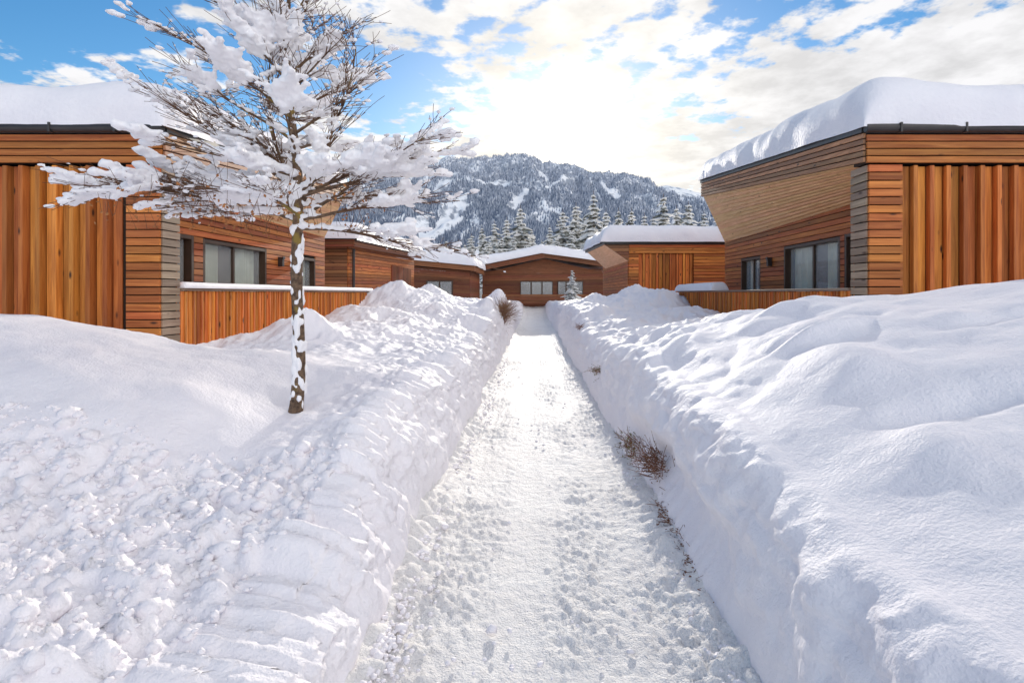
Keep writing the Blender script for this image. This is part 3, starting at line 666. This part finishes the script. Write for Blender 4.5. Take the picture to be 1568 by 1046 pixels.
def spruce_mesh(seed,h=14.,rb=3.0,layers=26):
    g=random.Random(seed);mb=MB()
    mb.tube([(0,0,0),(0,0,h*.6),(0,0,h)],[.2,.1,.02],6,M_BARK)
    ks=mb.mi(M_SPRS);kg=mb.mi(M_SPR)
    for l in range(layers):
        f=l/layers;z=h*(.06+.93*f);rad=rb*(1-f)**.8*g.uniform(.7,1.15)+.12
        n=max(5,int(11*(1-f)+5))
        for j in range(n):
            a=g.uniform(0,6.283);L=rad*g.uniform(.55,1.15);nseg=4;wd=.3+.42*L
            pr=None
            dx,dy=math.cos(a),math.sin(a)
            droop=g.uniform(.3,.75)
            snow=g.random()<.90
            for k in range(nseg+1):
                t_=k/nseg;w=wd*(1-t_)**.5*g.uniform(.6,1.2)*.5+.03
                c_=Vector((dx*L*t_,dy*L*t_,z-droop*L*t_**1.5+g.uniform(-.06,.06)))
                sdv=Vector((-dy,dx,0))*w
                cur=(c_-sdv+Vector((0,0,-w*.7)),c_+Vector((0,0,.08)),c_+sdv+Vector((0,0,-w*.7)))
                if pr:
                    o=len(mb.v);mb.v+=[tuple(q) for q in (*pr,*cur)]
                    mb.f+=[(o,o+1,o+4,o+3),(o+1,o+2,o+5,o+4)];mb.m+=[ks if snow else kg]*2
                    if g.random()<.28:
                        o=len(mb.v);dn=Vector((0,0,-.14-.12*w))
                        mb.v+=[tuple(q*1.0+dn) for q in (*pr,*cur)]
                        mb.f+=[(o,o+1,o+4,o+3),(o+1,o+2,o+5,o+4)];mb.m+=[kg]*2
                pr=cur
    me=bpy.data.meshes.new('spruce');me.from_pydata(mb.v,[],mb.f)
    for m_ in mb.mats: me.materials.append(m_)
    me.polygons.foreach_set('material_index',mb.m);me.update();return me
SM=[spruce_mesh(i) for i in range(4)]
def put_spruce(px,top,Y,wf=1):
    X=(px-817)/871*Y;zt=H0+(450-top)/871*Y;z0=.6;s_=(zt-z0)/14.
    o=bpy.data.objects.new('spruce_tree',SM[rng.randrange(4)]);scene.collection.objects.link(o);o.location=(X,Y,z0);o.scale=(s_*wf,s_*wf,s_);o.rotation_euler=(0,0,rng.uniform(0,6))
for q in [(722,357,75),(738,345,82),(757,338,88),(776,332,80),(797,314,90),(814,350,100),(842,344,104),(862,320,85),(882,310,88),(909,292,80),(928,320,92),(947,318,96),(967,318,86),(987,326,100),(1016,296,90),(1036,314,95),(1054,308,104),(702,366,90),(683,366,100),(655,372,105),(1078,322,90),(620,370,110),(1100,326,95),(570,350,100),(530,345,95),(1140,330,100),(1160,340,80),(895,328,98),(852,362,78),(768,362,74),(747,366,72),(830,366,76),(875,352,76),(921,346,74),(712,372,74),(808,372,73),(787,360,77),(936,350,78),(1000,330,84)]:
    put_spruce(*q,wf=rng.uniform(1.2,1.6))
for q in [(876,412,41.5,1.5),(945,388,48,1.3),(938,398,52,1.4),(730,410,60,1)]: put_spruce(*q)

# ---------------------------------------------------------------- mountains
YS,YM=1500.,4000.
rx=[-1500,-600,0,300,480,540,580,600,640,680,705,740,770,790,815,845,870,895,920,945,965,985,1005,1025,1060,1080,1150,1300,1600,2400,3300]
ry=[380,330,320,322,318,300,272,258,256,253,250,251,245,243,248,258,262,266,268,268,272,282,294,304,307,310,323,328,343,358,388]
xs=np.linspace(-3200,3200,900); tt=np.linspace(0,1.25,300)
X,T=np.meshgrid(xs,tt,indexing='ij'); Yg=YS+(YM-YS)*T
def mz(X,Y):
    T=(Y-YS)/(YM-YS)
    px=817+871*X/YM
    Rz=(450-np.interp(px,rx,ry))/871*YM
    f=np.where(T<1,np.clip(T,0,1)**1.15,1-(T-1)*1.2)
    wx=X+60*pnoise(X/260,Y/260,71.)
    n=(1-np.abs(pnoise(wx/420,Y/900,1.))*2.6)*90+(1-np.abs(pnoise(wx/160,Y/480,5.))*2.6)*68+(1-np.abs(pnoise(wx/62,Y/170,6.))*2.4)*26
    return -2+Rz*f+n*np.clip(f,0,1)**.7*np.clip(1.0-f*.70,0,1)*1.2+fbm(X,Y,3,1/60,3)*16*f-12*f
Z=mz(X,Yg)
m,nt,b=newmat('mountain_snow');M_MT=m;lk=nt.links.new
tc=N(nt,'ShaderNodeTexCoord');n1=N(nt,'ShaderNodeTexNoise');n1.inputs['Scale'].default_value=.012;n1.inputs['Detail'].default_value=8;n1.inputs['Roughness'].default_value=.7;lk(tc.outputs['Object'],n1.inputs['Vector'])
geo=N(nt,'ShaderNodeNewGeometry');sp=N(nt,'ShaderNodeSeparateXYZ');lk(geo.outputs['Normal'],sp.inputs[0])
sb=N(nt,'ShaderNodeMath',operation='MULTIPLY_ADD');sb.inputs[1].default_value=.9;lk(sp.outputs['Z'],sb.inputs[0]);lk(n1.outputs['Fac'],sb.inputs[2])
r_=N(nt,'ShaderNodeValToRGB');e=r_.color_ramp.elements;e[0].position=.0;e[0].color=(.30,.34,.41,1);e[1].position=1;e[1].color=(.92,.94,.97,1)  # tones lightened and blued in the colour itself to stand in for distance haze
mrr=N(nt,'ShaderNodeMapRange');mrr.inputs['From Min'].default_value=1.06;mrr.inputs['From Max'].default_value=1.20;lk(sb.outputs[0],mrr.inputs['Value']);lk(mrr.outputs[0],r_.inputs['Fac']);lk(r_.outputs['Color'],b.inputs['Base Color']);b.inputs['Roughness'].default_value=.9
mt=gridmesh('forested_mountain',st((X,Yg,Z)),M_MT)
if mt.data.polygons[1000].normal.z<0: mt.data.flip_normals()
kx=[-900,300,560,590,603,612,618,625,632,639,645,655,664,672,681,690,697,720,760,900,1010,1040,1090,1300,2500];ky=[400,330,285,248,238,236,230,233,227,230,236,234,241,248,244,241,249,264,290,300,288,290,305,330,390]
X2,T2=np.meshgrid(np.linspace(-7000,7000,800),np.linspace(0,1.3,110),indexing='ij');Y2=5000+2500*T2
Z2=(450-np.interp(817+871*X2/7500,kx,ky))/871*7500*np.where(T2<1,T2**1.1,2-T2)
Z2+= (1-np.abs(pnoise(X2/420,Y2/700,2.))*2)*110*(1-T2*.6).clip(0,1)*T2+ (1-np.abs(pnoise(X2/110,Y2/260,3.))*2)*34*T2.clip(0,1)*(1.1-T2).clip(0,1)
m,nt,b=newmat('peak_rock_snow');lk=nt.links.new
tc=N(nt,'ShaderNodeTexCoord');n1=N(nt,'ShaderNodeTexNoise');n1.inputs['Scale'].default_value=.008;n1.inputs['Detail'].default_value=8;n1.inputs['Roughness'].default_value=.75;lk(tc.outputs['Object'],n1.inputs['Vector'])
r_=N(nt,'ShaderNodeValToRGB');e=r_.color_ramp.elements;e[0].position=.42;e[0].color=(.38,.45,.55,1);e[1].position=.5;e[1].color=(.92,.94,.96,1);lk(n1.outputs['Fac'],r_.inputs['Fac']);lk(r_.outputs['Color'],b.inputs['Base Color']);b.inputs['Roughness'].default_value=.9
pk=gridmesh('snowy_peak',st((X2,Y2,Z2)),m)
if pk.data.polygons[1000].normal.z<0: pk.data.flip_normals()
nT=190000
yy=np.sqrt(np.random.rand(nT)*(4080.**2-1510**2)+1510**2); xx=(-.44+np.random.rand(nT)*.84)*yy
keep=np.ones(nT,bool)
def clear(px,py_,rx_,ry_,sl):
    global keep
    ys=np.linspace(YS,YM,300);xs_=(px-817)/871*ys;el=(mz(xs_,ys)-H0)/ys
    cy=ys[np.argmax(el>(450-py_)/871)];cx=(px-817)/871*cy
    dx=xx-cx-sl*(yy-cy);dy=yy-cy
    keep&=((dx/rx_)**2+(dy/ry_)**2+.9*pnoise(xx/45,yy/90,0.))>1
clear(678,345,50,420,.10);clear(632,350,34,240,.1);clear(760,285,130,80,0);clear(860,275,30,200,.4);clear(690,270,45,160,.3);clear(940,300,34,220,-.2);clear(800,300,24,260,.2)
den=fbm(xx,yy*.4,7,1/110,3); keep&=(den*1.1+np.random.rand(nT)*1.0)>.22
gul=np.abs(pnoise(xx/150,yy/600,41.));keep&=(gul>.04)|(np.random.rand(nT)<.3)
rocky=sst(3200,3900,yy);keep&=np.random.rand(nT)>rocky*.62
xx=xx[keep];yy=yy[keep];zz=mz(xx,yy);n=len(xx)
h=np.random.uniform(10,22,n);rb_=h*np.random.uniform(.15,.22,n)
k=4;ang=np.arange(k)*2*np.pi/k+.4
V=np.zeros((n,k+1,3));V[:,0]=np.stack([xx,yy,zz+h],-1)
for j in range(k): V[:,j+1]=np.stack([xx+np.cos(ang[j])*rb_,yy+np.sin(ang[j])*rb_,zz-1],-1)
base=(np.arange(n)*(k+1))[:,None,None];tri=np.array([[0,j+1,(j+1)%k+1] for j in range(k)])[None]
F=(base+tri).reshape(-1,3);V=V.reshape(-1,3)
me=bpy.data.meshes.new('mountain_forest');me.vertices.add(len(V));me.vertices.foreach_set('co',V.reshape(-1).astype(np.float32))
me.loops.add(F.size);me.loops.foreach_set('vertex_index',F.reshape(-1).astype(np.int32));me.polygons.add(len(F));me.polygons.foreach_set('loop_start',np.arange(0,F.size,3,dtype=np.int32));me.update(calc_edges=True)
m,nt,b=newmat('frosted_hazy_forest');lk=nt.links.new
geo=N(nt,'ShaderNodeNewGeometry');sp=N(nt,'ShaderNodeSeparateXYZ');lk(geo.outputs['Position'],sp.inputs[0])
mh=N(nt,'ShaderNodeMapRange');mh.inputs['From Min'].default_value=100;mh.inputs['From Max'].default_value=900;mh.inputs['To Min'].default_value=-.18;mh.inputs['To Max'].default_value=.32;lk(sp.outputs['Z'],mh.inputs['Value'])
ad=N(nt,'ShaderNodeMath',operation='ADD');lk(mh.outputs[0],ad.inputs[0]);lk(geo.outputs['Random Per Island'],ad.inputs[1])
r_=N(nt,'ShaderNodeValToRGB');e=r_.color_ramp.elements;e[0].position=.2;e[0].color=(.13,.175,.26,1);e[1].position=1;e[1].color=(.58,.63,.73,1);lk(ad.outputs[0],r_.inputs['Fac']);lk(r_.outputs['Color'],b.inputs['Base Color']);b.inputs['Roughness'].default_value=.95  # aerial haze painted in as lightened blue base colour; paler higher trees are frost
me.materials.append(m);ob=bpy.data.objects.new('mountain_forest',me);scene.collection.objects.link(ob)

# ---------------------------------------------------------------- sky
w=bpy.data.worlds.new('World');scene.world=w;w.use_nodes=True;nt=w.node_tree;nt.nodes.clear();lk=nt.links.new
w.cycles.sampling_method='MANUAL';w.cycles.sample_map_resolution=512
STR=.12
out=N(nt,'ShaderNodeOutputWorld');bg=N(nt,'ShaderNodeBackground');bg.inputs['Strength'].default_value=STR;lk(bg.outputs[0],out.inputs[0])
sky=N(nt,'ShaderNodeTexSky');sky.sky_type='NISHITA';sky.sun_disc=False;sky.sun_elevation=R(SUN_EL);sky.sun_rotation=R(SUN_AZ);sky.air_density=1.;sky.dust_density=.2;sky.ozone_density=2.5
tc=N(nt,'ShaderNodeTexCoord');sep=N(nt,'ShaderNodeSeparateXYZ');lk(tc.outputs['Generated'],sep.inputs[0])
def M(op,a,b2=None,c_=None,clamp=False):
    n=N(nt,'ShaderNodeMath',operation=op,use_clamp=clamp)
    for i,v in enumerate((a,b2,c_)):
        if v is None: continue
        if isinstance(v,(int,float)): n.inputs[i].default_value=v
        else: lk(v,n.inputs[i])
    return n.outputs[0]
sd=Vector((math.sin(R(SUN_AZ))*math.cos(R(SUN_EL)),math.cos(R(SUN_AZ))*math.cos(R(SUN_EL)),math.sin(R(SUN_EL))))
dt=N(nt,'ShaderNodeVectorMath',operation='DOT_PRODUCT');lk(tc.outputs['Generated'],dt.inputs[0]);dt.inputs[1].default_value=sd
dp=M('MAXIMUM',dt.outputs['Value'],0.)
g1=M('POWER',dp,35.);g2=M('POWER',dp,1100.);g3=M('POWER',dp,200.)
zc=M('MAXIMUM',sep.outputs['Z'],0.0); den=M('ADD',zc,.10)
u=M('DIVIDE',sep.outputs['X'],den);v=M('DIVIDE',sep.outputs['Y'],den)
cb=N(nt,'ShaderNodeCombineXYZ');lk(u,cb.inputs[0]);lk(v,cb.inputs[1])
def noise(scale,detail,rough,off,dist=0):
    mp=N(nt,'ShaderNodeMapping');mp.inputs['Location'].default_value=off;lk(cb.outputs[0],mp.inputs['Vector'])
    n=N(nt,'ShaderNodeTexNoise');n.inputs['Scale'].default_value=scale;n.inputs['Detail'].default_value=detail;n.inputs['Roughness'].default_value=rough;n.inputs['Distortion'].default_value=dist;lk(mp.outputs[0],n.inputs['Vector']);return n.outputs['Fac']
n1=noise(1.7,7,.62,(3.1,1.7,0),.1);n2=noise(8.5,4,.55,(7,2,0));n3=noise(3.8,5,.6,(1.3,5.2,2))
cov=M('ADD',M('MULTIPLY',n1,.62),M('MULTIPLY',n2,.38))
bias=M('MULTIPLY',M('MINIMUM',M('MAXIMUM',sep.outputs['X'],-.7),.5),.14)
cov=M('ADD',cov,bias)
lowb=M('MULTIPLY',M('SUBTRACT',1.,M('MULTIPLY',zc,2.6),clamp=True),.09)
cov=M('ADD',M('ADD',cov,lowb),M('MULTIPLY',g3,.10))
mr=N(nt,'ShaderNodeMapRange',interpolation_type='SMOOTHSTEP');mr.inputs['From Min'].default_value=.458;mr.inputs['From Max'].default_value=.530;lk(cov,mr.inputs['Value'])
mask=mr.outputs[0]
sh=N(nt,'ShaderNodeMapRange');sh.inputs['From Min'].default_value=.42;sh.inputs['From Max'].default_value=.66;sh.inputs['To Min'].default_value=1.0;sh.inputs['To Max'].default_value=.76;lk(n3,sh.inputs['Value'])
cl=N(nt,'ShaderNodeMix',data_type='RGBA');cl.inputs[6].default_value=(.97,.965,.98,1);cl.inputs[7].default_value=(1.0,.95,.85,1);lk(g1,cl.inputs['Factor'])
back_fill=N(nt,'ShaderNodeMapRange');back_fill.inputs['From Min'].default_value=.25;back_fill.inputs['From Max'].default_value=-.5;back_fill.inputs['To Min'].default_value=1.0;back_fill.inputs['To Max'].default_value=1.75;lk(sep.outputs['Y'],back_fill.inputs['Value'])  # unseen clouds behind the camera brightened, added fill light for the facades
vs=N(nt,'ShaderNodeVectorMath',operation='SCALE');lk(cl.outputs[2],vs.inputs[0]);lk(M('MULTIPLY',M('MULTIPLY',M('MULTIPLY',sh.outputs[0],M('ADD',1.0,M('MULTIPLY',g1,.2))),1.0/STR),back_fill.outputs[0]),vs.inputs['Scale'])
skb=N(nt,'ShaderNodeHueSaturation');skb.inputs['Saturation'].default_value=1.3;skb.inputs['Value'].default_value=1.3;lk(sky.outputs[0],skb.inputs['Color'])
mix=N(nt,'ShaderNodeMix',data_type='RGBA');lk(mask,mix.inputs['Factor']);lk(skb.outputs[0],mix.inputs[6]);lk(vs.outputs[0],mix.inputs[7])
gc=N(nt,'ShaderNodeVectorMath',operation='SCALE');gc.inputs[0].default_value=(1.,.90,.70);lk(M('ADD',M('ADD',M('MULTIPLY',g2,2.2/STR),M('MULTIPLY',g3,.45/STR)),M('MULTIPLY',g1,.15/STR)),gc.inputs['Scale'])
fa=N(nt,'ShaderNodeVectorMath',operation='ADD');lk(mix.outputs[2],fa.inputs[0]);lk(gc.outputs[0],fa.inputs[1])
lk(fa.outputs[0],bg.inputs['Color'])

sl=bpy.data.lights.new('sun','SUN');sl.energy=2.8;sl.angle=R(.6);sl.color=(1.,.93,.82)
so=bpy.data.objects.new('sun',sl);scene.collection.objects.link(so);so.rotation_euler=(-sd).to_track_quat('-Z','Y').to_euler()

cam=bpy.data.cameras.new('camera');co=bpy.data.objects.new('camera',cam);scene.collection.objects.link(co)
co.location=(0,0,H0);co.rotation_euler=(R(90),0,0);cam.sensor_width=36;cam.lens=20.
cam.shift_x=-33/1568;cam.shift_y=-73/1568;cam.clip_start=.05;cam.clip_end=20000
scene.camera=co
scene.view_settings.view_transform='Standard';scene.view_settings.look='None';scene.view_settings.exposure=0
